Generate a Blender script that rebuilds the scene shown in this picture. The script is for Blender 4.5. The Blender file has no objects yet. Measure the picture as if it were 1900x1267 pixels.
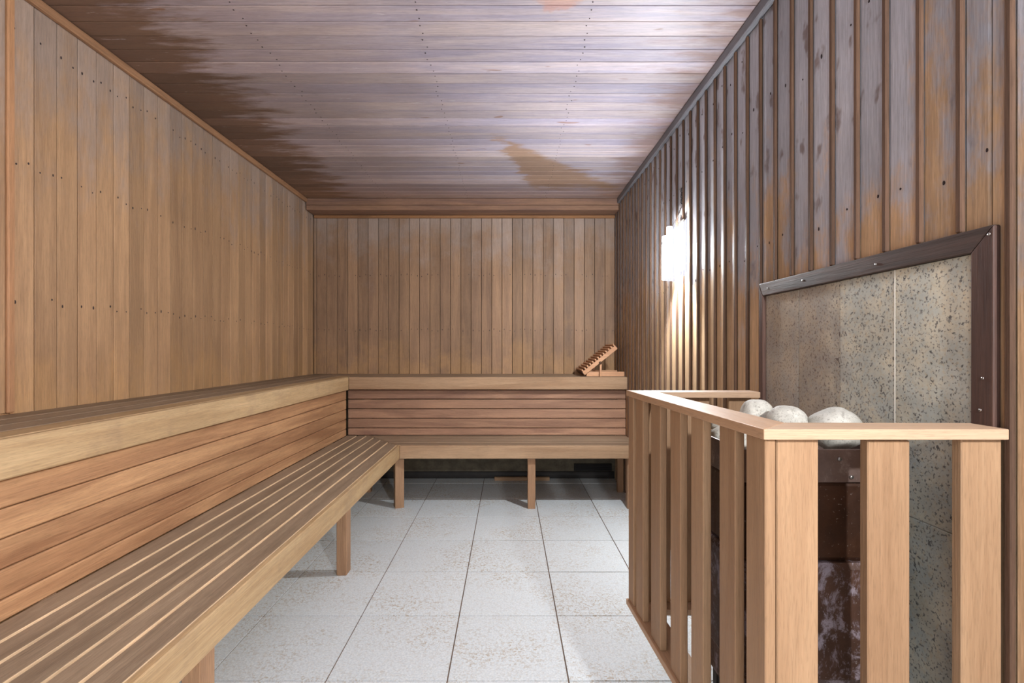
import bpy, math, random
from mathutils import Vector, Matrix, noise

random.seed(7)
D = bpy.data
COL = bpy.context.scene.collection
SC = bpy.context.scene

# ------------------------------------------------------------------ camera
H = 1.106
cam_d = D.cameras.new('camera')
cam_d.sensor_width = 36.0
cam_d.lens = 925.0 / 1900.0 * 36.0
cam_d.shift_x = 7.0 / 1900.0
cam_d.shift_y = 12.5 / 1900.0
cam_d.clip_start = 0.02
cam = D.objects.new('camera', cam_d)
cam.location = (0, 0, H)
cam.rotation_euler = (math.radians(90), 0, 0)
COL.objects.link(cam)
SC.camera = cam

# ------------------------------------------------------------------ world, lamps, exposure
w = D.worlds.new('world'); SC.world = w; w.use_nodes = True
w.node_tree.nodes['Background'].inputs[0].default_value = (0.80, 0.88, 1.0, 1)
w.node_tree.nodes['Background'].inputs[1].default_value = 0.6
SC.view_settings.view_transform = 'Standard'
SC.view_settings.look = 'None'
SC.view_settings.gamma = 1.0
SC.view_settings.use_curve_mapping = False
SC.view_settings.exposure = 0.0

def light(name, kind, loc, power, col, **kw):
    l = D.lights.new(name, kind); l.energy = power; l.color = col
    for k, v in kw.items(): setattr(l, k, v)
    o = D.objects.new(name, l); o.location = loc; COL.objects.link(o); return o

LAMP_Y, LAMP_Y2 = 2.56, -0.35
light('lamp_bulb', 'POINT', (0.812, LAMP_Y, 1.59), 120, (0.93, 0.97, 1.0), shadow_soft_size=0.03)
light('second_lamp_bulb', 'POINT', (0.74, LAMP_Y2, 1.62), 125, (0.96, 0.98, 1.0), shadow_soft_size=0.03)
# soft fill added behind the camera to even out the room light
fill = light('fill_light', 'AREA', (-0.35, -1.28, 1.1), 32, (0.94, 0.97, 1.0), shape='RECTANGLE', size=1.5, size_y=1.9)
fill.rotation_euler = (math.radians(90), 0, 0)

# ------------------------------------------------------------------ node helpers
class NT:
    def __init__(s, name):
        s.m = D.materials.new(name); s.m.use_nodes = True
        s.t = s.m.node_tree; s.n = s.t.nodes; s.b = s.n['Principled BSDF']
        s.out = s.n['Material Output']
    def new(s, t, **kw):
        o = s.n.new(t)
        for k, v in kw.items(): setattr(o, k, v)
        return o
    def put(s, sock, v):
        if isinstance(v, bpy.types.NodeSocket): s.t.links.new(v, sock)
        else:
            if sock.type == 'RGBA' and len(v) == 3: v = tuple(v) + (1,)
            sock.default_value = v
    def math(s, op, a, b=None, c=None, clamp=False):
        n = s.new('ShaderNodeMath', operation=op, use_clamp=clamp)
        s.put(n.inputs[0], a)
        if b is not None: s.put(n.inputs[1], b)
        if c is not None: s.put(n.inputs[2], c)
        return n.outputs[0]
    def vmath(s, op, a, b=None):
        n = s.new('ShaderNodeVectorMath', operation=op)
        s.put(n.inputs[0], a)
        if b is not None: s.put(n.inputs[1], b)
        return n.outputs[0]
    def noise(s, vec, scale, detail=4, rough=.55, dist=0):
        n = s.new('ShaderNodeTexNoise')
        s.put(n.inputs['Vector'], vec); n.inputs['Scale'].default_value = scale
        n.inputs['Detail'].default_value = detail; n.inputs['Roughness'].default_value = rough
        n.inputs['Distortion'].default_value = dist
        return n.outputs[0]
    def mapr(s, v, a, b, c=0., d=1., smooth=True):
        n = s.new('ShaderNodeMapRange'); n.interpolation_type = 'SMOOTHSTEP' if smooth else 'LINEAR'
        s.put(n.inputs[0], v); s.put(n.inputs[1], a); s.put(n.inputs[2], b); s.put(n.inputs[3], c); s.put(n.inputs[4], d)
        return n.outputs[0]
    def mix(s, f, a, b, mode='MIX'):
        n = s.new('ShaderNodeMix', data_type='RGBA', blend_type=mode)
        s.put(n.inputs[0], f); s.put(n.inputs[6], a); s.put(n.inputs[7], b)
        return n.outputs[2]
    def scale(s, col, f):
        n = s.new('ShaderNodeVectorMath', operation='SCALE'); s.put(n.inputs[0], col); s.put(n.inputs[3], f)
        return n.outputs[0]
    def sep(s, v):
        n = s.new('ShaderNodeSeparateXYZ'); s.put(n.inputs[0], v); return n.outputs
    def comb(s, x, y, z):
        n = s.new('ShaderNodeCombineXYZ'); s.put(n.inputs[0], x); s.put(n.inputs[1], y); s.put(n.inputs[2], z); return n.outputs[0]
    def bump(s, h, strength, dist=.002):
        n = s.new('ShaderNodeBump'); n.inputs['Strength'].default_value = strength
        n.inputs['Distance'].default_value = dist; s.put(n.inputs['Height'], h)
        s.put(s.b.inputs['Normal'], n.outputs[0])

def srgb(r, g, b):
    f = lambda c: (c/255/12.92) if c/255 <= .04045 else ((c/255+.055)/1.055)**2.4
    return (f(r), f(g), f(b))

AX = {'x': 0, 'y': 1, 'z': 2}
def wood(name, base, dark, axis, var=.25, grain=.35, fibre=.25, blotch=.25, rough=.55, patina=None, spec=.22, huevar=.3, knot=0):
    m = NT(name)
    pos = m.new('ShaderNodeNewGeometry').outputs['Position']
    rnd = m.new('ShaderNodeObjectInfo').outputs['Random']
    off = m.comb(m.math('MULTIPLY', rnd, 17.3), m.math('MULTIPLY', rnd, 31.7), m.math('MULTIPLY', rnd, 53.1))
    p = m.vmath('ADD', pos, off)
    s1 = [16.]*3; s1[AX[axis]] = 1.1
    s2 = [230.]*3; s2[AX[axis]] = 9.
    n1 = m.noise(m.vmath('MULTIPLY', p, tuple(s1)), 1., 5, .6, .9)
    n2 = m.noise(m.vmath('MULTIPLY', p, tuple(s2)), 1., 3, .6)
    n3 = m.noise(pos, 1.9, 4, .6)
    rnd2 = m.math('FRACT', m.math('MULTIPLY', rnd, 7.31))
    s3 = [420.]*3; s3[AX[axis]] = 34.
    n4 = m.noise(m.vmath('MULTIPLY', p, tuple(s3)), 1., 2, .5)
    hue = m.math('ADD', m.mapr(n1, .3, .7, 0., grain + .0), m.math('MULTIPLY', rnd2, huevar), clamp=True)
    col = m.mix(hue, base, dark)
    f = m.math('ADD', 1., m.math('MULTIPLY', m.math('SUBTRACT', n2, .5), fibre*3.2))
    f = m.math('MULTIPLY', f, m.math('ADD', 1., m.math('MULTIPLY', m.math('SUBTRACT', rnd, .5), var)))
    f = m.math('MULTIPLY', f, m.math('ADD', 1., m.math('MULTIPLY', m.math('SUBTRACT', n3, .5), blotch*2)))
    f = m.math('MULTIPLY', f, m.mapr(n4, .34, .48, .88, 1.))
    col = m.scale(col, f)
    if patina:
        for pc, fac in patina(m, pos, n1, n2, n3, rnd):
            fac2 = m.math('MULTIPLY', fac, 1., clamp=True)
            pcv = m.scale(m.mix(0., pc, pc), f)
            col = m.mix(fac2, col, pcv)
    m.put(m.b.inputs['Base Color'], col)
    m.put(m.b.inputs['Roughness'], m.mapr(n2, .2, .8, rough-.08, rough+.12))
    m.b.inputs['Specular IOR Level'].default_value = spec
    m.bump(m.math('ADD', m.math('MULTIPLY', n2, .7), n1), .5, .0018)
    return m.m

def ell(m, X, Y, cx, cy, rx, ry, warp):
    a = m.math('POWER', m.math('ABSOLUTE', m.math('DIVIDE', m.math('SUBTRACT', X, cx), rx)), 2.)
    b = m.math('POWER', m.math('ABSOLUTE', m.math('DIVIDE', m.math('SUBTRACT', Y, cy), ry)), 2.)
    d = m.math('ADD', m.math('SQRT', m.math('ADD', a, b)), m.math('MULTIPLY', m.math('SUBTRACT', warp, .5), 1.1))
    return m.mapr(d, .8, 1.15, 1., 0.)

def pat_left(m, pos, n1, n2, n3, rnd):
    X, Y, Z = m.sep(pos)
    e = m.noise(m.vmath('MULTIPLY', pos, (4., 9., 4.)), 1., 6, .7)
    z = m.math('ADD', Z, m.math('MULTIPLY', m.math('SUBTRACT', e, .5), 1.5))
    z = m.math('ADD', z, m.math('MULTIPLY', m.math('SUBTRACT', rnd, .5), .14))
    yield srgb(152, 138, 130), m.mapr(z, 1.7, 2.35, 0., .75)
    yield srgb(196, 152, 100), m.mapr(z, 1.2, .7, 0., .4)
def pat_right(m, pos, n1, n2, n3, rnd):
    X, Y, Z = m.sep(pos)
    e = m.noise(m.vmath('MULTIPLY', pos, (3., 7., 3.2)), 1., 6, .68)
    z = m.math('ADD', Z, m.math('MULTIPLY', m.math('SUBTRACT', e, .5), 2.1))
    z = m.math('ADD', z, m.mapr(Y, .8, 1.6, -.06, .0))
    z = m.math('ADD', z, m.math('MULTIPLY', m.math('SUBTRACT', rnd, .5), .25))
    yield srgb(174, 178, 188), m.mapr(z, 1.25, 1.7, 0., .92)
    e2 = m.noise(m.vmath('MULTIPLY', pos, (9., 17., 9.)), 1., 3, .5)
    yield srgb(104, 80, 66), m.math('MULTIPLY', m.mapr(e2, .58, .68, 0., .7), m.mapr(z, 1.4, 1.8, 0., 1.))
def pat_ceil(m, pos, n1, n2, n3, rnd):
    X, Y, Z = m.sep(pos)
    e = m.noise(m.vmath('MULTIPLY', pos, (3., 14., 3.)), 1., 6, .65)
    xe = m.math('ADD', X, m.math('MULTIPLY', m.math('SUBTRACT', e, .5), 1.0))
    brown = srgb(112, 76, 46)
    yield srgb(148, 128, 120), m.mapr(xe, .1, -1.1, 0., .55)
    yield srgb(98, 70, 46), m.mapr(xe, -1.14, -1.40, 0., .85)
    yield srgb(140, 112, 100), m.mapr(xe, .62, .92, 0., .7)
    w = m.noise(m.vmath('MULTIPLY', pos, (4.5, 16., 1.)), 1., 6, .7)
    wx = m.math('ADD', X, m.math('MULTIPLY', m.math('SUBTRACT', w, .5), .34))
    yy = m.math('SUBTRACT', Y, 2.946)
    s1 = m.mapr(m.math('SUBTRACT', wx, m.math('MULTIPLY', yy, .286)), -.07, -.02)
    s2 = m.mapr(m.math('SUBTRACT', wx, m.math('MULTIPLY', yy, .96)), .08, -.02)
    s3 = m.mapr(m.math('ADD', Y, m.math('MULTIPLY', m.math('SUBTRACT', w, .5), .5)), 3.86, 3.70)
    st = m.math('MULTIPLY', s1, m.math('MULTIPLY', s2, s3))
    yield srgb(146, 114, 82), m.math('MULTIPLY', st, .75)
    ring = ell(m, X, Y, .18, 1.715, .085, .075, m.noise(m.vmath('MULTIPLY', pos, (20., 20., 1.)), 1., 3, .6))
    yield srgb(184, 138, 120), m.math('MULTIPLY', ring, .6)
    sp = m.noise(m.vmath('MULTIPLY', pos, (4.5, 17., 1.)), 1., 2, .4)
    yield srgb(128, 92, 66), m.mapr(sp, .735, .76, 0., .7)
    wh = m.noise(m.vmath('MULTIPLY', pos, (7., 60., 1.)), 1., 4, .7)
    yield srgb(196, 190, 192), m.mapr(wh, .66, .74, 0., .8)
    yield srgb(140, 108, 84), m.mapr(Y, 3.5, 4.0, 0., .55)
def pat_seat(m, pos, n1, n2, n3, rnd):
    e = m.noise(m.vmath('MULTIPLY', pos, (40., 9., 9.)), 1., 5, .7)
    yield srgb(168, 150, 126), m.mapr(e, .5, .75, 0., .5)
    # paler side faces: lamp light in the slat gaps, painted into the colour
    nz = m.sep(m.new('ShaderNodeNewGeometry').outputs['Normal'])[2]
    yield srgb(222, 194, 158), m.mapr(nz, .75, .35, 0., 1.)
def pat_fascia(m, pos, n1, n2, n3, rnd):
    e = m.noise(pos, 5., 5, .6)
    yield srgb(150, 126, 104), m.mapr(e, .5, .75, 0., .4)

W_LEFT = wood('cladding_left', srgb(184, 148, 112), srgb(138, 108, 82), 'z', .32, .5, .22, .2, .5, pat_left)
W_BACK = wood('cladding_back', srgb(158, 126, 98), srgb(112, 88, 72), 'z', .32, .5, .22, .25, .5, pat_left)
W_RIGHT = wood('cladding_right', srgb(214, 180, 142), srgb(166, 138, 110), 'z', .3, .5, .3, .35, .55, pat_right, .25)
W_BATTEN = wood('batten_wood', srgb(104, 80, 64), srgb(74, 58, 50), 'z', .25, .5, .25, .35, .7, None, .1)
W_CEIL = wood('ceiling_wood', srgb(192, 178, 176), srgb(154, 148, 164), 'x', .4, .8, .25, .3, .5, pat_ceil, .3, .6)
W_TRIMY = wood('trim_wood_long', srgb(168, 128, 96), srgb(124, 90, 66), 'y', .2)
W_TRIMX = wood('trim_wood_cross', srgb(160, 116, 78), srgb(116, 84, 60), 'x', .2)
W_TRIMG = wood('trim_wood_grey', srgb(120, 120, 126), srgb(92, 88, 92), 'y', .1)
W_TRIMZ = wood('trim_wood_upright', srgb(178, 134, 98), srgb(140, 100, 70), 'z', .2)
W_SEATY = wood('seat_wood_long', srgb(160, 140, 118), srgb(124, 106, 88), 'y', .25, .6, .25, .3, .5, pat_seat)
W_SEATX = wood('seat_wood_cross', srgb(164, 142, 118), srgb(130, 108, 88), 'x', .2, .6, .25, .3, .5)
W_FASY = wood('fascia_wood_long', srgb(204, 176, 136), srgb(168, 136, 98), 'y', .1, .6, .2, .15, .55, pat_fascia)
W_FASX = wood('fascia_wood_cross', srgb(178, 148, 118), srgb(146, 114, 86), 'x', .1, .6, .2, .2, .55)
W_BRY = wood('backrest_wood_long', srgb(206, 162, 120), srgb(160, 118, 86), 'y', .25, .8, .2, .25, .5)
W_BRX = wood('backrest_wood_cross', srgb(182, 142, 114), srgb(138, 104, 86), 'x', .25, .8, .2, .25, .5)
W_LEG = wood('leg_wood', srgb(178, 142, 110), srgb(140, 106, 82), 'z', .2)
W_GRD = wood('guard_slat_wood', srgb(170, 138, 107), srgb(144, 111, 83), 'z', .12, .5, .14, .12, .55)
W_GRDX = wood('guard_rail_wood_cross', srgb(196, 166, 138), srgb(172, 138, 108), 'x', .1, .4, .14, .1, .5)
W_GRDY = wood('guard_rail_wood_long', srgb(192, 158, 128), srgb(166, 130, 98), 'y', .1, .4, .14, .1, .5)
W_FRAMEY = wood('frame_wood_long', srgb(96, 76, 68), srgb(58, 46, 42), 'y', .1, .9, .3, .6, .5, None, .4)
W_FRAMEZ = wood('frame_wood_upright', srgb(118, 88, 74), srgb(78, 58, 52), 'z', .1, .9, .3, .6, .58, None, .3)
W_REST = wood('headrest_wood', srgb(206, 160, 124), srgb(178, 130, 96), 'x', .1, .4)
W_RESTD = wood('headrest_slat_wood', srgb(120, 92, 76), srgb(92, 66, 54), 'y', .1, .4)

def simple(name, col, rough=.5, metal=0., nscale=0, namt=.2, bumpd=0):
    m = NT(name)
    if nscale:
        pos = m.new('ShaderNodeNewGeometry').outputs['Position']
        n = m.noise(pos, nscale, 5, .65)
        m.put(m.b.inputs['Base Color'], m.scale(m.mix(0., col, col), m.mapr(n, .25, .75, 1-namt, 1+namt)))
        if bumpd: m.bump(n, .5, bumpd)
    else: m.put(m.b.inputs['Base Color'], col)
    m.b.inputs['Roughness'].default_value = rough
    m.b.inputs['Metallic'].default_value = metal
    return m.m

DARK = simple('dark_backing', srgb(46, 34, 28), .9, 0, 8, .3)
PLASTER = simple('lower_wall_plaster', srgb(112, 104, 88), .9, 0, 12, .35, .003)
BLACKISH = simple('dark_skirting', srgb(34, 30, 28), .7, 0, 20, .3)
GROUT = simple('grout', srgb(112, 92, 78), .9, 0, 30, .3)
NAIL = simple('nail_head', srgb(54, 42, 42), .6, .3)
STEEL = simple('steel', srgb(150, 146, 142), .35, .9)

def tile_mat():
    m = NT('floor_tile')
    pos = m.new('ShaderNodeNewGeometry').outputs['Position']
    rnd = m.new('ShaderNodeObjectInfo').outputs['Random']
    n = m.noise(pos, 140., 3, .6)
    n2 = m.noise(m.vmath('MULTIPLY', pos, (75., 75., 1.)), 1., 4, .8, 1.)
    pat = m.noise(pos, 2.6, 4, .6)
    col = m.mix(m.mapr(n, .3, .7), srgb(206, 214, 219), srgb(230, 235, 237))
    d = m.math('MULTIPLY', m.mapr(n2, .48, .62), m.mapr(pat, .40, .64, .22, .95))
    col = m.mix(d, col, srgb(176, 160, 138))
    col = m.scale(col, m.math('ADD', .97, m.math('MULTIPLY', rnd, .06)))
    m.put(m.b.inputs['Base Color'], col)
    m.put(m.b.inputs['Roughness'], m.mapr(pat, .3, .7, .38, .6))
    m.bump(m.math('ADD', n, m.math('MULTIPLY', n2, .8)), .35, .0015)
    return m.m
TILE = tile_mat()

def granite():
    m = NT('speckled_granite')
    pos = m.new('ShaderNodeNewGeometry').outputs['Position']
    rnd = m.new('ShaderNodeObjectInfo').outputs['Random']
    p = m.vmath('ADD', pos, m.comb(m.math('MULTIPLY', rnd, 9.), m.math('MULTIPLY', rnd, 5.), rnd))
    a = m.noise(p, 14., 5, .6)
    b = m.noise(p, 110., 3, .6)
    c = m.noise(p, 62., 4, .65)
    g = m.noise(p, 28., 3, .6)
    col = m.mix(m.mapr(a, .36, .64), srgb(208, 203, 184), srgb(186, 191, 184))
    col = m.mix(m.mapr(b, .5, .7, 0., .5), col, srgb(196, 176, 140))
    col = m.mix(m.mapr(m.noise(p, 150., 2, .5), .56, .66, 0., .8), col, srgb(112, 110, 106))
    col = m.mix(m.mapr(m.noise(p, 85., 3, .6), .62, .67, 0., .85), col, srgb(78, 78, 80))
    col = m.mix(m.mapr(m.noise(p, 42., 4, .7), .655, .70, 0., .7), col, srgb(92, 94, 98))
    col = m.scale(col, m.mapr(m.noise(p, 5., 5, .7), .3, .7, .80, 1.12))
    X, Y, Z = m.sep(pos)
    rust = m.math('MULTIPLY', m.mapr(m.math('ADD', Y, m.math('MULTIPLY', m.math('SUBTRACT', a, .5), .2)), 1.30, 1.42), .45)
    col = m.mix(rust, col, srgb(128, 100, 84))
    m.put(m.b.inputs['Base Color'], col)
    m.b.inputs['Roughness'].default_value = .35
    m.bump(c, .15, .0008)
    return m.m
GRANITE = granite()
WGROUT = simple('white_grout', srgb(226, 222, 210), .8)

def stone_mat():
    m = NT('pale_stone')
    pos = m.new('ShaderNodeNewGeometry').outputs['Position']
    rnd = m.new('ShaderNodeObjectInfo').outputs['Random']
    a = m.noise(pos, 26., 5, .65); b = m.noise(pos, 260., 3, .6)
    col = m.mix(m.mapr(a, .35, .65), srgb(186, 184, 174), srgb(212, 210, 200))
    col = m.mix(m.mapr(b, .56, .68, 0., .7), col, srgb(128, 122, 112))
    col = m.mix(m.mapr(m.noise(pos, 70., 4, .7), .58, .66, 0., .5), col, srgb(140, 134, 124))
    col = m.scale(col, m.mapr(rnd, 0., 1., .86, 1.0))
    m.put(m.b.inputs['Base Color'], col); m.b.inputs['Roughness'].default_value = .75
    m.bump(m.math('ADD', b, a), .4, .002)
    return m.m
STONE = stone_mat()

def worn_metal(name, base, worn, amt, rough=.35, metal=.3, zlim=None):
    m = NT(name)
    pos = m.new('ShaderNodeNewGeometry').outputs['Position']
    n = m.noise(m.vmath('MULTIPLY', pos, (22., 22., 14.)), 1., 7, .78, .3)
    r = m.noise(pos, 9., 5, .6); s = m.noise(pos, 190., 3, .6)
    col = m.mix(m.mapr(r, .35, .65), base, tuple(c*.6 for c in base))
    col = m.mix(m.mapr(n, .62-amt, .74-amt, 0., .8), col, worn)
    col = m.mix(m.mapr(s, .66, .74, 0., .5), col, srgb(180, 172, 168))
    m.put(m.b.inputs['Base Color'], col)
    m.b.inputs['Metallic'].default_value = metal
    m.put(m.b.inputs['Roughness'], m.mapr(n, .3, .7, rough, rough+.25))
    m.bump(n, .25, .002)
    return m.m
M_COLLAR = worn_metal('heater_collar_metal', srgb(128, 108, 100), srgb(152, 138, 130), .06, .3, .5)
M_BODY = worn_metal('heater_body_metal', srgb(74, 48, 34), srgb(96, 68, 52), .0, .28, .4)
M_CASE = worn_metal('heater_casing_metal', srgb(86, 60, 48), srgb(160, 150, 160), .14, .4, .2)
M_DARKM = simple('dark_metal', srgb(40, 38, 40), .5, .5)

def lamp_mats():
    m = NT('glowing_shade_glass')
    e = m.new('ShaderNodeEmission'); e.inputs[0].default_value = (.95, .98, 1, 1); e.inputs[1].default_value = 9.
    t = m.new('ShaderNodeBsdfTransparent'); t.inputs[0].default_value = (1, 1, 1, 1)
    mx = m.new('ShaderNodeMixShader'); mx.inputs[0].default_value = .22
    m.t.links.new(t.outputs[0], mx.inputs[1]); m.t.links.new(e.outputs[0], mx.inputs[2]); m.t.links.new(mx.outputs[0], m.out.inputs[0])
    return m.m
SHADE = lamp_mats()
def emis(name, c, s):
    m = NT(name); m.put(m.b.inputs['Emission Color'], c); m.b.inputs['Emission Strength'].default_value = s
    m.put(m.b.inputs['Base Color'], c); return m.m
BULB = emis('glowing_bulb', (.95, .98, 1), 12.)
RIB = emis('glowing_shade_rib', (.95, .96, 1), 1.1)

# ------------------------------------------------------------------ geometry helpers
CACHE = {}
def link(name, me, mat, parent=None, world=(0, 0, 0), rot=None):
    o = D.objects.new(name, me); COL.objects.link(o)
    if mat is not None and me is not None and len(me.materials) == 0: me.materials.append(mat)
    if parent is not None:
        o.parent = parent
        o.location = Vector(world) - Vector(parent['_w']) if '_w' in parent else Vector(world)
    else: o.location = world
    if rot: o.rotation_euler = rot
    return o

def mesh(name, vs, fs, smooth=False):
    me = D.meshes.new(name); me.from_pydata(vs, [], fs); me.validate(); me.update()
    if smooth:
        for p in me.polygons: p.use_smooth = True
    return me

def chbox_mesh(dx, dy, dz, axis, ch, mat):
    key = (round(dx, 4), round(dy, 4), round(dz, 4), axis, ch, mat.name)
    if key in CACHE: return CACHE[key]
    d = {'x': (dy, dz, dx), 'y': (dx, dz, dy), 'z': (dx, dy, dz)}[axis]
    a, b, L = d[0]/2, d[1]/2, d[2]/2
    c = min(ch, a*.45, b*.45)
    prof = [(-a+c, -b), (a-c, -b), (a, -b+c), (a, b-c), (a-c, b), (-a+c, b), (-a, b-c), (-a, -b+c)]
    def P(u, v, t): return {'x': (t, u, v), 'y': (u, t, v), 'z': (u, v, t)}[axis]
    cl = min(c, L*.3)
    rings = []
    vs = []
    sh = lambda u, v: (u - math.copysign(cl*.6, u), v - math.copysign(cl*.6, v))
    for t, s in ((-L, 1), (-L+cl, 0), (L-cl, 0), (L, 1)):
        r = []
        for (u, v) in prof:
            if s: u, v = sh(u, v)
            r.append(len(vs)); vs.append(P(u, v, t))
        rings.append(r)
    fs = [tuple(rings[0][::-1]), tuple(rings[3])]
    for k in range(3):
        for i in range(8):
            j = (i+1) % 8
            fs.append((rings[k][i], rings[k][j], rings[k+1][j], rings[k+1][i]))
    if axis == 'y': fs = [f[::-1] for f in fs]
    me = mesh('piece', vs, fs); me.materials.append(mat)
    CACHE[key] = me
    return me

def slab(name, x0, x1, y0, y1, z0, z1, mat, parent=None, axis='z', ch=.003, rot=None, label=None):
    me = chbox_mesh(x1-x0, y1-y0, z1-z0, axis, ch, mat)
    o = link(name, me, None, parent, ((x0+x1)/2, (y0+y1)/2, (z0+z1)/2), rot)
    if label: o['label'] = label
    return o

def prism(name, poly, z0, z1, mat, parent=None, plane='xy', ch=.0, label=None):
    """poly in a plane, extruded; 'xy' up z, 'yz' along x (z0,z1 are x), 'xz' along y"""
    n = len(poly)
    c = [sum(p[i] for p in poly)/n for i in (0, 1)]
    def P(u, v, t): return {'xy': (u, v, t), 'yz': (t, u, v), 'xz': (u, t, v)}[plane]
    cen = P(c[0], c[1], (z0+z1)/2)
    area = sum(poly[i][0]*poly[(i+1) % n][1]-poly[(i+1) % n][0]*poly[i][1] for i in range(n))
    if area < 0: poly = poly[::-1]
    vs = [tuple(a-b for a, b in zip(P(u, v, t), cen)) for t in (z0, z1) for (u, v) in poly]
    fs = [tuple(range(n))[::-1], tuple(range(n, 2*n))] + [(i, (i+1) % n, n+(i+1) % n, n+i) for i in range(n)]
    if plane == 'xz': fs = [f[::-1] for f in fs]
    o = link(name, mesh(name, vs, fs), mat, parent, cen)
    if ch:
        b = o.modifiers.new('bevel', 'BEVEL'); b.width = ch; b.segments = 2; b.limit_method = 'ANGLE'
    if label: o['label'] = label
    return o

def tube_mesh(pts, r, seg=8):
    vs, fs = [], []
    pts = [Vector(p) for p in pts]
    for i, p in enumerate(pts):
        t = (pts[min(i+1, len(pts)-1)] - pts[max(i-1, 0)]).normalized()
        a = t.cross(Vector((0.13, .31, .94)))
        if a.length < .1: a = t.cross(Vector((1, 0, 0)))
        a.normalize(); b = t.cross(a)
        for k in range(seg):
            an = 2*math.pi*k/seg
            vs.append(p + a*math.cos(an)*r + b*math.sin(an)*r)
    n = len(pts)
    for i in range(n-1):
        for k in range(seg):
            j = (k+1) % seg
            fs.append((i*seg+k, i*seg+j, (i+1)*seg+j, (i+1)*seg+k))
    fs.append(tuple(range(seg))[::-1]); fs.append(tuple(range((n-1)*seg, n*seg)))
    return mesh('tube', vs, fs, True)

def tube(name, pts, r, mat, parent, seg=8):
    c = Vector(pts[0])
    me = tube_mesh([Vector(p)-c for p in pts], r, seg)
    return link(name, me, mat, parent, c)

def thing(name, loc, label, cat, group=None, kind=None):
    o = D.objects.new(name, None); COL.objects.link(o); o.location = loc; o['_w'] = list(loc)
    o.empty_display_size = .1
    tag(o, label, cat, group, kind); return o
def tag(o, label=None, cat=None, group=None, kind=None):
    if label: o['label'] = label
    if cat: o['category'] = cat
    if group: o['group'] = group
    if kind: o['kind'] = kind
    return o
def struct(name, x0, x1, y0, y1, z0, z1, mat, label, cat):
    o = slab(name, x0, x1, y0, y1, z0, z1, mat, None, 'z', .001)
    o['_w'] = list(o.location)
    return tag(o, label, cat, None, 'structure')

# ------------------------------------------------------------------ room
XL, XR, YB, ZC, Y0 = -1.64, .90, 4.20, 2.317, -1.25
PB = .0868                                  # board pitch left, back, ceiling
fl = struct('floor', XL-.1, XR+.1, Y0-.1, YB+.15, -.05, -.004, GROUT, 'floor of square off-white speckled tiles with thin brown joints', 'floor')
T = .404
tm = None
xs = [-.607 + T*k for k in range(-3, 5)]
for i in range(len(xs)-1):
    for j in range(-7, 7):
        y0 = 1.658 + T*j; y1 = y0 + T
        x0, x1 = max(xs[i], XL-.03), min(xs[i+1], XR+.02)
        if x1 - x0 < .02: continue
        y1 = min(y1, YB+.05); y0 = max(y0, Y0)
        if y1-y0 < .02: continue
        slab('tile', x0+.0024, x1-.0024, y0+.0024, y1-.0024, -.02, random.uniform(-.0004, .0004), TILE, fl, 'z', .0006)

wl = struct('wall_left', XL-.09, XL-.016, Y0, YB+.1, 0, ZC, DARK, 'left wall clad in narrow upright brown boards', 'wall')
wb = struct('wall_back', XL-.01, XR+.03, YB+.05, YB+.12, 0, ZC, PLASTER, 'back wall clad in narrow upright brown boards above the bench ledge', 'wall')
wr = struct('wall_right', XR+.032, XR+.10, Y0, YB+.1, 0, ZC, DARK, 'right wall of upright boards with proud rounded battens and grey patina', 'wall')
ce = struct('ceiling', XL-.02, XR+.03, Y0, YB+.1, ZC+.016, ZC+.09, DARK, 'ceiling of narrow grey-purple boards with brown stains', 'ceiling')

G = .0034
y = 1.726 - 23*PB
while y < YB - .01:
    y1 = min(y+PB, YB)
    if y1-y > .01: slab('board', XL-.015, XL+random.uniform(-.0006, .0006), y+G/2, y1-G/2, .03, ZC-.004, W_LEFT, wl, 'z', .0016)
    y += PB
x = XL + .025
slab('board', XL+.001, XL+.023, YB, YB+.018, .80, 2.215, W_BACK, wb, 'z', .003)
while x < XR - .005:
    x1 = min(x+PB, XR)
    slab('board', x+G/2, x1-G/2, YB+random.uniform(-.0006, .0006), YB+.018, .80, 2.215, W_BACK, wb, 'z', .0016)
    x += PB
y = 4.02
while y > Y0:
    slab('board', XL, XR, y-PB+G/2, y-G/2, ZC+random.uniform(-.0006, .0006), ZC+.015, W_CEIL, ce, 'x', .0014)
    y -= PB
# boxed-in beam along the back of the ceiling
beam = thing('trim_1', (-.37, 4.11, 2.2), 'boxed wooden beam where the back wall meets the ceiling', 'beam', None, 'structure')
W_BEAM = wood('beam_wood', srgb(146, 112, 88), srgb(108, 84, 76), 'x', .2, .7)
slab('fascia_board', XL+.01, XR-.004, 4.02, 4.04, 2.262, ZC-.001, W_BEAM, beam, 'x', .002)
slab('fascia_board', XL+.01, XR-.004, 4.022, 4.04, 2.222, 2.2605, W_BEAM, beam, 'x', .002)
slab('soffit_board', XL+.01, XR-.004, 4.041, 4.115, 2.222, 2.236, W_BEAM, beam, 'x', .002)
slab('soffit_board', XL+.01, XR-.004, 4.117, 4.198, 2.222, 2.236, W_BEAM, beam, 'x', .002)
slab('moulding', XL+.01, XR-.004, 4.178, 4.199, 2.198, 2.2215, W_TRIMX, beam, 'x', .004)
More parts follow.
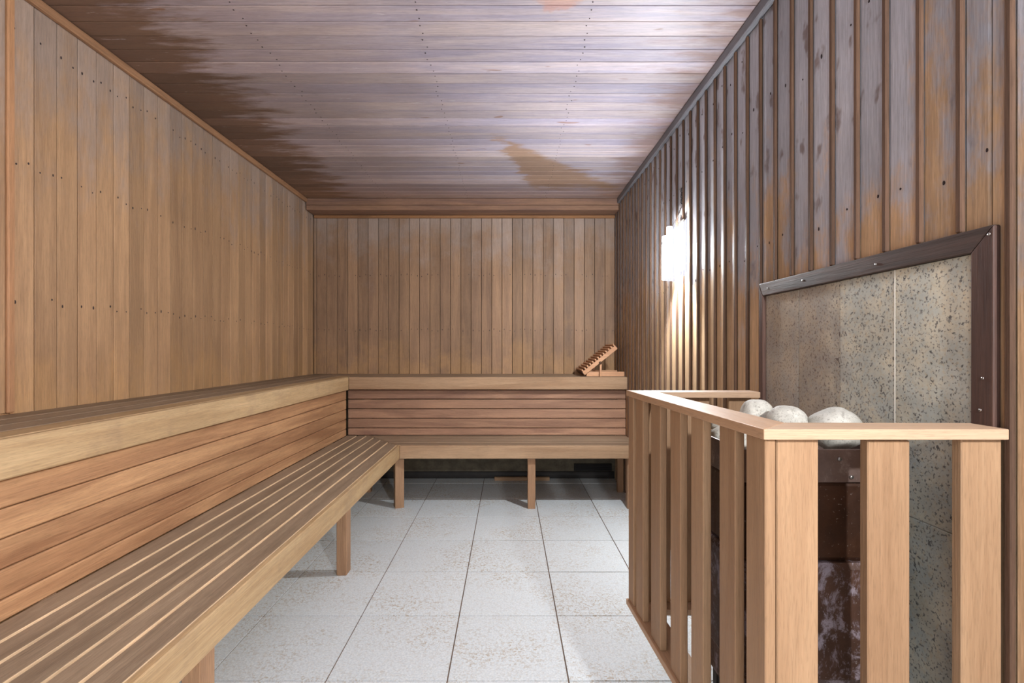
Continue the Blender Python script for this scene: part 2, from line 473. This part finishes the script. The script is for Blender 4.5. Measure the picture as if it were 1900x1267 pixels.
# ceiling trims
tl = tag(slab('trim_2', XL+.001, XL+.022, Y0, 4.015, 2.283, ZC-.002, W_TRIMY, None, 'y', .004), 'long light brown trim where the left wall meets the ceiling', 'trim', None, 'structure')
tr = tag(slab('trim_3', XR-.024, XR-.0005, Y0, 4.015, 2.272, ZC-.002, W_TRIMG, None, 'y', .004), 'long grey trim where the right wall meets the ceiling', 'trim', None, 'structure')
tz = thing('trim_4', (XL+.02, 1.63, .9), 'upright light brown strip near the front end of the left wall', 'trim', None, 'structure')
slab('strip', XL+.001, XL+.018, 1.618, 1.642, .895, 2.282, W_TRIMZ, tz, 'z', .004)
slab('board', XL+.001, XL+.010, 1.525, 1.6165, .895, 2.282, W_LEFT, tz, 'z', .002)
tb = tag(slab('baseboard_back', XL, XR, YB+.035, YB+.049, .0, .058, BLACKISH, None, 'x', .002), 'dark low skirting under the back bench', 'baseboard', None, 'structure')

# right wall boards and battens
PR = .0975
FY0, FY1, FZ1 = .9096, 1.76, 1.332            # heat shield frame
k = -20
while True:
    y0 = .886 + PR*k; y1 = y0 + PR
    if y0 > YB-.02: break
    y1 = min(y1, YB-.0005)
    k += 1
    if y1 < Y0: continue
    if y0 < FY0+.01 and y1 > FY0+.01:       # narrow board beside the frame: full height left piece, short right piece
        slab('board', XR, XR+.03, y0+.001, .93, .0, ZC-.004, W_RIGHT, wr, 'z', .004)
        slab('board', XR, XR+.03, .9315, y1-.001, FZ1-.03, ZC-.004, W_RIGHT, wr, 'z', .004)
        zb = FZ1
    elif y0 >= FY0 and y1 <= FY1:
        slab('board', XR, XR+.03, y0+.001, y1-.001, FZ1-.03, ZC-.004, W_RIGHT, wr, 'z', .004); zb = FZ1
    elif y0 < FY1 < y1:
        slab('board', XR, XR+.03, y0+.001, 1.742, FZ1-.03, ZC-.004, W_RIGHT, wr, 'z', .004)
        slab('board', XR, XR+.03, 1.7435, y1-.001, .0, ZC-.004, W_RIGHT, wr, 'z', .004); zb = .0
    else:
        slab('board', XR, XR+.03, y0+.001, y1-.001, .0, ZC-.004, W_RIGHT, wr, 'z', .004); zb = 0.
    # batten over the joint at y0
    zb2 = FZ1+.002 if FY0 < y0 < FY1 else .0
    if y1 - y0 > .03:
        slab('batten', XR-.0105, XR-.0003, y0-.004, y0+.010, zb2, 2.270, W_BATTEN, wr, 'z', .003)

# unseen front wall, with an opening added for the fill light
wf = thing('wall_front', (0, Y0, 0), 'boarded wall with an opening added for the fill light, behind the viewer', 'wall', None, 'structure')
slab('panel', XL, -1.15, Y0-.08, Y0-.03, 0, ZC, W_LEFT, wf); slab('panel', .45, XR, Y0-.08, Y0-.03, 0, ZC, W_LEFT, wf)
slab('panel', -1.149, .449, Y0-.08, Y0-.03, 2.1, ZC, W_LEFT, wf)

# nail heads
def nails(name, pts, nrm, parent, label):
    vs, fs = [], []
    cen = Vector(pts[0])
    for p in pts:
        p = Vector(p) - cen
        r, hgt = random.uniform(.0022, .0034), random.uniform(1., 2.4)
        if nrm == 'x': a, b, n = Vector((0, 1, 0)), Vector((0, 0, 1)), Vector((.0006, 0, 0))
        elif nrm == 'y': a, b, n = Vector((1, 0, 0)), Vector((0, 0, 1)), Vector((0, -.0006, 0))
        else: a, b, n = Vector((1, 0, 0)), Vector((0, 1, 0)), Vector((0, 0, -.0006)); hgt = 1
        i = len(vs)
        for q in range(8):
            an = q*math.pi/4
            vs.append(p + a*math.cos(an)*r + b*math.sin(an)*r*hgt - n)
        for q in range(8):
            an = q*math.pi/4
            vs.append(p + a*math.cos(an)*r*.8 + b*math.sin(an)*r*hgt*.8 + n)
        fs.append(tuple(range(i+8, i+16)))
        fs += [(i+q, i+(q+1) % 8, i+8+(q+1) % 8, i+8+q) for q in range(8)]
    o = link(name, mesh(name, vs, fs), NAIL, parent, cen)
    o['kind'] = 'stuff'; return o
pl = []
y = 1.726 - 6*PB
while y < 4.1:
    for z in (1.27, 1.73, 2.17):
        for d in (.018, .068):
            if random.random() < .8: pl.append((XL+.0012, y+d+random.uniform(-.004, .004), z+random.uniform(-.012, .012)))
    y += PB
nails('nail_heads', pl, 'x', wl, '')
pl = []
x = XL+.025
while x < XR-.05:
    for z in (1.26, 1.72):
        for d in (.018, .068):
            if random.random() < .75: pl.append((x+d, YB-.0012, z+random.uniform(-.01, .01)))
    x += PB
nails('nail_heads', pl, 'y', wb, '')
pl = []
y = 4.02
while y > 1.2:
    for xx in (-.98, -.33, .30):
        for d in (.02, .066):
            pl.append((xx+random.uniform(-.01, .01), y-d, ZC-.0012))
    y -= PB
nails('nail_heads', pl, 'z', ce, '')
pl = []
for k in range(0, 26):
    y0 = .886+PR*k
    for z in (1.45, 1.95, 2.2):
        if z > FZ1 + .05 and random.random() < .8: pl.append((XR-.0008, y0+.05+random.uniform(-.02, .02), z+random.uniform(-.03, .03)))
o = nails('nail_heads', pl, 'x', wr, '')

# ------------------------------------------------------------------ benches
ZS, ZL = .4425, .890                          # seat and ledge heights
bl = thing('sauna_bench', (-1.0, 1.5, 0), 'long slatted wooden bench along the left wall, running towards the viewer', 'bench', 'corner benches')
YN = -.75
xf = -.765
def mitre(x): return 3.42 + (xf - x)*1.254
def yb_slat(nm, x0, x1, zt, th, mat, m=True):
    """seat slat along y from YN with a mitred far end"""
    e0, e1 = (min(mitre(x0), 3.795), min(mitre(x1), 3.795)) if m else (3.795, 3.795)
    return prism(nm, [(x0, YN), (x1, YN), (x1, e1-.002), (x0, e0-.002)], zt-th, zt, mat, bl, 'xy', .002)
xsl = [xf, xf-.088, xf-.163, xf-.238, xf-.313, xf-.388, xf-.4705]
for i in range(6):
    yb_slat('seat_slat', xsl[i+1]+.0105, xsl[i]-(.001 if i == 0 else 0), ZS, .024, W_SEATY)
slab('front_rail', xf, xf+.022, YN, 3.442, ZS-.094, ZS-.001, W_FASY, bl, 'y', .003)
for yy in (-.3, .5, 1.33, 2.42, 3.05):
    slab('crossbearer', -1.22, xf-.002, yy+.01, yy+.05, ZS-.085, ZS-.026, W_LEG, bl, 'x', .002)
# backrest slats on the left
zb = [.784, .7125, .6395, .566, .4925, ZS+.002]
zt0 = .788
for i in range(5):
    z1 = .7885 - .0735*i; z0 = z1-.0705 if i < 4 else ZS+.001
    slab('backrest_slat', -1.247, -1.225, YN, 3.77, z0, z1, W_BRY, bl, 'y', .0035)
slab('ledge_fascia', -1.222, -1.198, YN, 3.742, ZL-.098, ZL-.001, W_FASY, bl, 'y', .004)
ly = [-1.222, -1.315, -1.42, -1.53, XL+.002]
for i in range(4):
    x1, x0 = ly[i]-.002, ly[i+1]+.003
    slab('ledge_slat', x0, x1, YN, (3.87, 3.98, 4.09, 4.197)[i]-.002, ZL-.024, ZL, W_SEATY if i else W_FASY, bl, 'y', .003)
for yy in (-.3, .5, 1.33, 2.42, 3.5):
    slab('backrest_upright', -1.29, -1.249, yy, yy+.05, 0, ZL-.026, W_LEG, bl, 'z', .002)
for yy in (1.272, 2.424):
    slab('leg', -.836, -.786, yy, yy+.065, 0, ZS-.027, W_LEG, bl, 'z', .003)
slab('leg', -.836, -.786, .15, .215, 0, ZS-.027, W_LEG, bl, 'z', .003)
lg = chbox_mesh(.062, .062, ZS-.029, 'z', .003, W_LEG)
link('leg', lg, None, bl, (-.762, 3.475, (ZS-.029)/2), (0, 0, math.radians(22)))

bb = thing('sauna_bench', (.1, 3.7, 0), 'shorter slatted wooden bench across the back wall', 'bench', 'corner benches')
YF = 3.42
ysl = [YF, YF+.095, YF+.19, YF+.285, 3.80]
for i in range(4):
    y0, y1 = ysl[i]+(.0 if i else .0), ysl[i+1]-.007
    x0 = xf-(y0-3.42)/1.254; x1 = xf-(y1-3.42)/1.254
    prism('seat_slat', [(x0+.003, y0), (XR-.004, y0), (XR-.004, y1), (x1+.003, y1)], ZS-.024, ZS, W_SEATX, bb, 'xy', .002)
slab('front_rail', xf+.024, XR-.004, YF-.024, YF-.002, ZS-.090, ZS-.001, W_FASX, bb, 'x', .003)
for i in range(5):
    z1 = .7885 - .0735*i; z0 = z1-.0685 if i < 4 else ZS+.001
    slab('backrest_slat', -1.222, XR-.004, 3.80, 3.82, z0, z1, W_BRX, bb, 'x', .0035)
slab('ledge_fascia', -1.196, XR-.003, 3.735, 3.76, ZL-.094, ZL-.001, W_FASX, bb, 'x', .004)
yl = [3.762, 3.87, 3.98, 4.09, 4.197]
for i in range(4):
    slab('ledge_slat', ly[i]+.001, XR-.004, yl[i]+.001, yl[i+1]-.004, ZL-.024, ZL, W_SEATX, bb, 'x', .003)
slab('leg', .134, .187, 3.43, 3.483, 0, ZS-.026, W_LEG, bb, 'z', .003)
slab('leg', .82, .873, 3.43, 3.483, 0, ZS-.026, W_LEG, bb, 'z', .003)
for xx in (-1.1, .84):
    slab('backrest_upright', xx, xx+.045, 3.822, 3.87, 0, ZL-.026, W_LEG, bb, 'z', .002)

# loose batten on the floor, vent under the back bench
tag(slab('wooden_batten', -.115, .345, 4.16, 4.195, .0, .028, W_FASX, None, 'x', .002), 'thin loose wooden batten lying on the floor under the back bench', 'batten')
vt = thing('floor_vent', (.72, YB+.04, .08), 'dark low vent grille in the wall under the back bench, right end', 'vent')
slab('vent_frame', .56, .88, YB+.036, YB+.049, .062, .125, BLACKISH, vt, 'x', .002)
for q in range(3): slab('vent_slat', .575, .865, YB+.030, YB+.0355, .072+q*.017, .081+q*.017, M_DARKM, vt, 'x', .001)

# ------------------------------------------------------------------ heat shield on the right wall
hs = thing('stone_heat_shield', (XR, 1.33, .0), 'speckled granite heat shield with dark wooden frame on the right wall', 'heat shield')
FX = .885
gy = [.957, 1.152, 1.343, 1.538, 1.733]
gx = [.893, .893, .8955, .8955]
for i in range(4):
    a, b = gy[i]+(.0012 if i else 0), gy[i+1]-.0012
    slab('stone_panel', gx[i], .93, a, b, .7335, 1.287, GRANITE, hs, 'z', .0012)
    slab('stone_panel', gx[i]+(.001 if i % 2 else 0), .93, a, b, .002, .7315, GRANITE, hs, 'z', .0012)
slab('joint', .8925, .93, 1.1505, 1.1535, .7, 1.2868, WGROUT, hs, 'z', .0002)
slab('joint', .896, .93, .96, 1.73, .7316, .7334, WGROUT, hs, 'y', .0002)
Zi = 1.288
prism('frame_top', [(FY0+.0005, FZ1), (FY1, FZ1), (1.734, Zi), (.955, Zi)], FX, XR-.0005, W_FRAMEY, hs, 'yz', .002)
prism('frame_side', [(FY0, FZ1-.001), (.9545, Zi-.001), (.9545, .0), (FY0, .0)], FX, XR-.0005, W_FRAMEZ, hs, 'yz', .002)
prism('frame_side', [(FY1, FZ1-.001), (1.7345, Zi-.001), (1.7345, .0), (FY1, .0)], FX, XR-.0005, W_FRAMEZ, hs, 'yz', .002)
vs = [(FX, FY0+.008, 1.316), (FX, 1.2, 1.308), (FX, 1.5, 1.31), (FX, .93, 1.05), (FX, .935, .99), (FX, 1.7, 1.31)]
for v in vs:
    me = tube_mesh([(0.001, 0, 0), (-.0012, 0, 0)], .003, 8)
    link('screw', me, STEEL, hs, v)

# ------------------------------------------------------------------ heater
ht = thing('sauna_heater', (.64, 1.17, .0), 'rusty brown metal sauna heater holding pale stones behind the wooden guard', 'heater')
hx0, hx1, hy0, hy1 = .49, .83, 1.05, 1.31
def shell(nm, x0, x1, y0, y1, z0, z1, t, mat, parent):
    """open-topped box with wall thickness t and a floor"""
    vs = []
    for (a, b, c, d, z) in ((x0, x1, y0, y1, z0), (x0, x1, y0, y1, z1), (x0+t, x1-t, y0+t, y1-t, z1), (x0+t, x1-t, y0+t, y1-t, z1-.06)):
        vs += [(a, c, z), (b, c, z), (b, d, z), (a, d, z)]
    cen = ((x0+x1)/2, (y0+y1)/2, (z0+z1)/2)
    vs = [tuple(p-q for p, q in zip(v, cen)) for v in vs]
    fs = [(3, 2, 1, 0), (12, 13, 14, 15)]
    for k in range(3):
        for i in range(4):
            j = (i+1) % 4
            fs.append((k*4+i, k*4+j, (k+1)*4+j, (k+1)*4+i))
    o = link(nm, mesh(nm, vs, fs), mat, parent, cen)
    b = o.modifiers.new('bevel', 'BEVEL'); b.width = .002; b.segments = 2
    return o
col = shell('collar', hx0, hx1, hy0, hy1, .823, .893, .006, M_COLLAR, ht)
col['_w'] = [(hx0+hx1)/2, (hy0+hy1)/2, .858]
slab('body', hx0+.006, hx1-.006, hy0+.006, hy1-.006, .655, .822, M_BODY, ht, 'z', .008)
slab('lower_casing', hx0-.001, hx1+.001, hy0-.006, hy1, .40, .654, M_CASE, ht, 'z', .012)
slab('lower_casing', hx0+.012, hx1-.012, hy0+.006, hy1-.01, .32, .399, M_CASE, ht, 'z', .004)
slab('wall_bracket', hx1-.01, .892, 1.12, 1.24, .50, .60, M_DARKM, ht, 'x', .003)
for (px, py) in ((.54, 1.09), (.78, 1.09), (.54, 1.27), (.78, 1.27)):
    slab('foot', px-.014, px+.014, py-.014, py+.014, 0, .3195, M_DARKM, ht, 'z', .003)
for (px, z) in ((.697, .873), (.722, .835), (.58, .873), (.80, .873)):
    me = tube_mesh([(0, .001, 0), (0, -.003, 0)], .0042, 10)
    c_ = link('rivet', me, STEEL, col, (px, hy0, z))

def stone(cx, cy, cz, rx, ry, rz, seed, label, rot=0.):
    import bmesh
    bm = bmesh.new(); bmesh.ops.create_icosphere(bm, subdivisions=4, radius=1)
    for v in bm.verts:
        n = v.co.normalized()
        d = 1 + .10*noise.noise(n*1.3+Vector((seed*3.1, 0, 0))) + .035*noise.noise(n*3.2+Vector((0, seed*2.3, 0)))
        v.co = Vector((n.x*rx*d, n.y*ry*d, n.z*rz*d))
    bmesh.ops.rotate(bm, verts=bm.verts, cent=(0, 0, 0), matrix=Matrix.Rotation(rot, 3, 'Y'))
    me = D.meshes.new('stone'); bm.to_mesh(me); bm.free()
    for p in me.polygons: p.use_smooth = True
    o = link('stone', me, STONE, None, (cx, cy, cz))
    tag(o, label, 'stone', 'pale stones in the heater')
    return o
stone(.742, 1.13, .924, .056, .052, .048, 1, 'largest rounded pale stone, at the right of the heap on the heater')
stone(.661, 1.18, .927, .047, .046, .044, 2, 'smooth bluish-white round stone in the middle of the heap, left of the largest')
stone(.632, 1.268, .932, .042, .040, .046, 3, 'round speckled beige stone at the back of the heap, highest one')
stone(.560, 1.262, .917, .045, .030, .024, 4, 'flat pale stone lying at the far left of the heap by the back rail', -.25)
stone(.530, 1.235, .878, .032, .034, .036, 5, 'small pale stone seen between the side slats, at the heap\'s far left edge')
stone(.534, 1.145, .876, .034, .045, .036, 6, 'pale stone seen between the side slats, at the heap\'s left edge nearer the viewer')
stone(.590, 1.10, .874, .030, .034, .036, 8, 'small pale stone behind the corner slats of the guard, front left of the heap')

# ------------------------------------------------------------------ wooden guard around the heater
gd = thing('heater_guard', (.45, 1.3, .23), 'light timber slatted guard rail around the heater in the right foreground', 'guard')
A, Ai = (.451, .88), (.532, .960)
Cc, Ci = (.402, 1.70), (.490, 1.625)
Bn, Bi = (.899, .88), (.884, .955)
Dn, Di = (.822, 1.70), (.822, 1.625)
for (z0, z1) in ((.944, .963), (.235, .254)):
    prism('rail', [A, (.8845, .88), Bi, Ai], z0, z1, W_GRDX, gd, 'xy', .0015)
    prism('rail', [A, Ai, Ci, Cc], z0, z1, W_GRDY, gd, 'xy', .0015)
    prism('rail', [Cc, Ci, Di, Dn], z0, z1, W_GRDX, gd, 'xy', .0015)
z0, z1 = .2545, .9435
for (xa, xb) in ((.481, .556), (.644, .72), (.812, .8845)):
    slab('slat', xa, xb, .893, .914, z0, z1-(.003 if xa == .644 else 0), W_GRD, gd, 'z', .002)
for (ya, yb_) in ((.889, .953), (.9935, 1.059), (1.135, 1.1995), (1.263, 1.328), (1.4025, 1.478), (1.55, 1.617), (1.645, 1.698)):
    ym = (ya+yb_)/2
    xo = .4585 - .0598*(ym-.88)
    me = chbox_mesh(.020, yb_-ya, z1-z0, 'z', .002, W_GRD)
    link('slat', me, None, gd, (xo+.010, ym, (z0+z1)/2), (0, 0, math.radians(3.42)))
for xa in (.47, .60, .74):
    slab('slat', xa, xa+.075, 1.672, 1.692, z0, z1, W_GRD, gd, 'z', .002)

# ------------------------------------------------------------------ lamp on the right wall
lp = thing('wall_lamp', (XR, LAMP_Y, 1.6), 'glowing ribbed half-round wall lamp on the boarded right wall', 'lamp')
def shade():
    R, n = .10, 24
    zt = lambda x: 1.757 - (XR-.013-x)/R*.131
    def arc(name, i0, i1, mat):
        vs, fs = [], []
        for i in range(i0, i1+1):
            a = math.pi*i/n
            for r in (R, R-.004):
                x = XR-.013 - r*math.sin(a)*.95; y = r*math.cos(a)
                vs += [(x-XR, y, 1.463-1.6), (x-XR, y, zt(x)-1.6)]
        m_ = i1-i0
        for i in range(m_):
            k = i*4; j = k+4
            fs += [(k, j, j+1, k+1), (k+2, k+3, j+3, j+2), (k, k+2, j+2, j), (k+1, j+1, j+3, k+3)]
        fs += [(0, 1, 3, 2), (m_*4, m_*4+2, m_*4+3, m_*4+1)]
        o = link(name, mesh(name, vs, fs, False), mat, lp, (XR, LAMP_Y, 1.6)); o['_w'] = [XR, LAMP_Y, 1.6]; return o
    arc('shade', 6, 18, SHADE)
    sd = (arc('shade_side', 0, 6, SIDE), arc('shade_side', 18, 24, SIDE))
    for i in (1, 2, 3, 4, 5, 6, 18, 19, 20, 21, 22, 23):
        a = math.pi*i/n
        x = XR-.013 - R*math.sin(a)*.95; y = LAMP_Y - R*math.cos(a)
        tube('shade_rib', [(x-.0015, y, 1.465), (x-.0015, y, zt(x)-.002)], .0022, RIB, sd[1] if i < 9 else sd[0], 6)
SIDE = NT('frosted_side_glass')
_e = SIDE.new('ShaderNodeEmission'); _e.inputs[0].default_value = (.80, .82, 1, 1); _e.inputs[1].default_value = 1.1
_t = SIDE.new('ShaderNodeBsdfTransparent'); _t.inputs[0].default_value = (1, 1, 1, 1)
_m = SIDE.new('ShaderNodeMixShader'); _m.inputs[0].default_value = .58
SIDE.t.links.new(_t.outputs[0], _m.inputs[1]); SIDE.t.links.new(_e.outputs[0], _m.inputs[2]); SIDE.t.links.new(_m.outputs[0], SIDE.out.inputs[0]); SIDE = SIDE.m
shade()
CAPM = NT('frosted_cap_glass')
_t = CAPM.new('ShaderNodeBsdfTransparent'); _t.inputs[0].default_value = (1, 1, 1, 1)
_e = CAPM.new('ShaderNodeEmission'); _e.inputs[0].default_value = (.95, .98, 1, 1); _e.inputs[1].default_value = 1.4
_m = CAPM.new('ShaderNodeMixShader'); _m.inputs[0].default_value = .7
CAPM.t.links.new(_t.outputs[0], _m.inputs[1]); CAPM.t.links.new(_e.outputs[0], _m.inputs[2]); CAPM.t.links.new(_m.outputs[0], CAPM.out.inputs[0])
cp = [(XR-.03-.095*math.sin(math.pi*i/16)*.80, LAMP_Y+.092*math.cos(math.pi*i/16)) for i in range(17)]
cz = lambda x: 1.757 - (XR-.013-x)/.10*.131 - .004
cme = mesh('cap', [(x-XR, y-LAMP_Y, cz(x)-1.6) for x, y in cp]+[(x-XR, y-LAMP_Y, cz(x)-1.603) for x, y in cp],
           [tuple(range(17)), tuple(range(33, 16, -1))]+[(i, 17+i, 17+(i+1) % 17, (i+1) % 17) for i in range(17)])
link('shade_cap', cme, CAPM.m, lp, (XR, LAMP_Y, 1.6))
slab('back_plate', XR-.0155, XR-.0128, LAMP_Y-.045, LAMP_Y+.045, 1.50, 1.76, STEEL, lp, 'z', .001)
me = tube_mesh([(0, 0, -.06), (0, 0, -.05), (0, 0, .0)], .016, 14)
link('bulb_holder', me, RIB, lp, (.835, LAMP_Y+.02, 1.735))
me = tube_mesh([(0, 0, 0), (0, 0, .03)], .022, 6)
link('socket_cap', me, RIB, lp, (.822, LAMP_Y+.035, 1.66))
pts = [(.886, LAMP_Y-.02, 1.835+.005*math.sin(0)), (.872, LAMP_Y-.015, 1.79), (.855, LAMP_Y, 1.755), (.835, LAMP_Y+.015, 1.715), (.82, LAMP_Y+.03, 1.69)]
tube('wire', pts, .0016, STEEL, lp, 6)
tube('wire', [(p[0], p[1]+.02, p[2]-.006) for p in pts], .0016, STEEL, lp, 6)
chain = []
for q in range(6):
    tube('chain_link', [(XR-.016, LAMP_Y-.02+.006*(q % 2), 1.84+q*.014), (XR-.018, LAMP_Y-.014-.006*(q % 2), 1.852+q*.014)], .003, M_DARKM, lp, 6)
tube('hook', [(XR-.001, LAMP_Y+.0, 1.93), (XR-.018, LAMP_Y+.0, 1.93), (XR-.02, LAMP_Y, 1.92)], .004, STEEL, lp, 8)

# ------------------------------------------------------------------ slatted headrest on the back ledge
hr = thing('headrest', (.74, 3.95, ZL), 'small slatted wooden headrest tilted on its stand on the back ledge, right end', 'headrest')
ya, yb_ = 3.80, 4.12
px0, pz0 = .585, ZL+.012
px1, pz1 = .835, ZL+.212
L_ = math.hypot(px1-px0, pz1-pz0); an = math.atan2(pz1-pz0, px1-px0)
ux, uz = math.cos(an), math.sin(an)
nx, nz = -uz, ux
def barq(nm, t0, t1, n0, n1, y0, y1, mat):
    pts = [(px0+ux*t+nx*n, pz0+uz*t+nz*n) for (t, n) in ((t0, n0), (t1, n0), (t1, n1), (t0, n1))]
    prism(nm, pts, y0, y1, mat, hr, 'xz', .0015)
barq('side_rail', 0, L_, 0, .030, ya, ya+.02, W_REST)
barq('side_rail', 0, L_, 0, .030, yb_-.02, yb_, W_REST)
for q in range(13):
    t = .002+q*(L_-.013)/12
    barq('slat', t, t+.0105, .0303, .047, ya-.001, yb_+.001, W_REST)
barq('end_board', -.004, .0, -.002, .036, ya+.001, yb_-.001, W_RESTD)
for y0 in (ya+.022, yb_-.042):
    slab('base_rail', .60, .892, y0, y0+.02, ZL, ZL+.036, W_REST, hr, 'x', .002)
for y0 in (ya+.0, yb_-.020):
    prism('strut', [(.697, ZL+.001), (.711, ZL+.001), (.711, ZL+.098), (.697, ZL+.098-.010)], y0-.011, y0-.001, W_REST, hr, 'xz', .0015)
    me = tube_mesh([(0, -.004, 0), (0, .006, 0)], .010, 12)
    link('pivot_pin', me, W_BATTEN, hr, (.701, y0-.006, ZL+.106))

for o in list(D.objects):
    if '_w' in o: del o['_w']
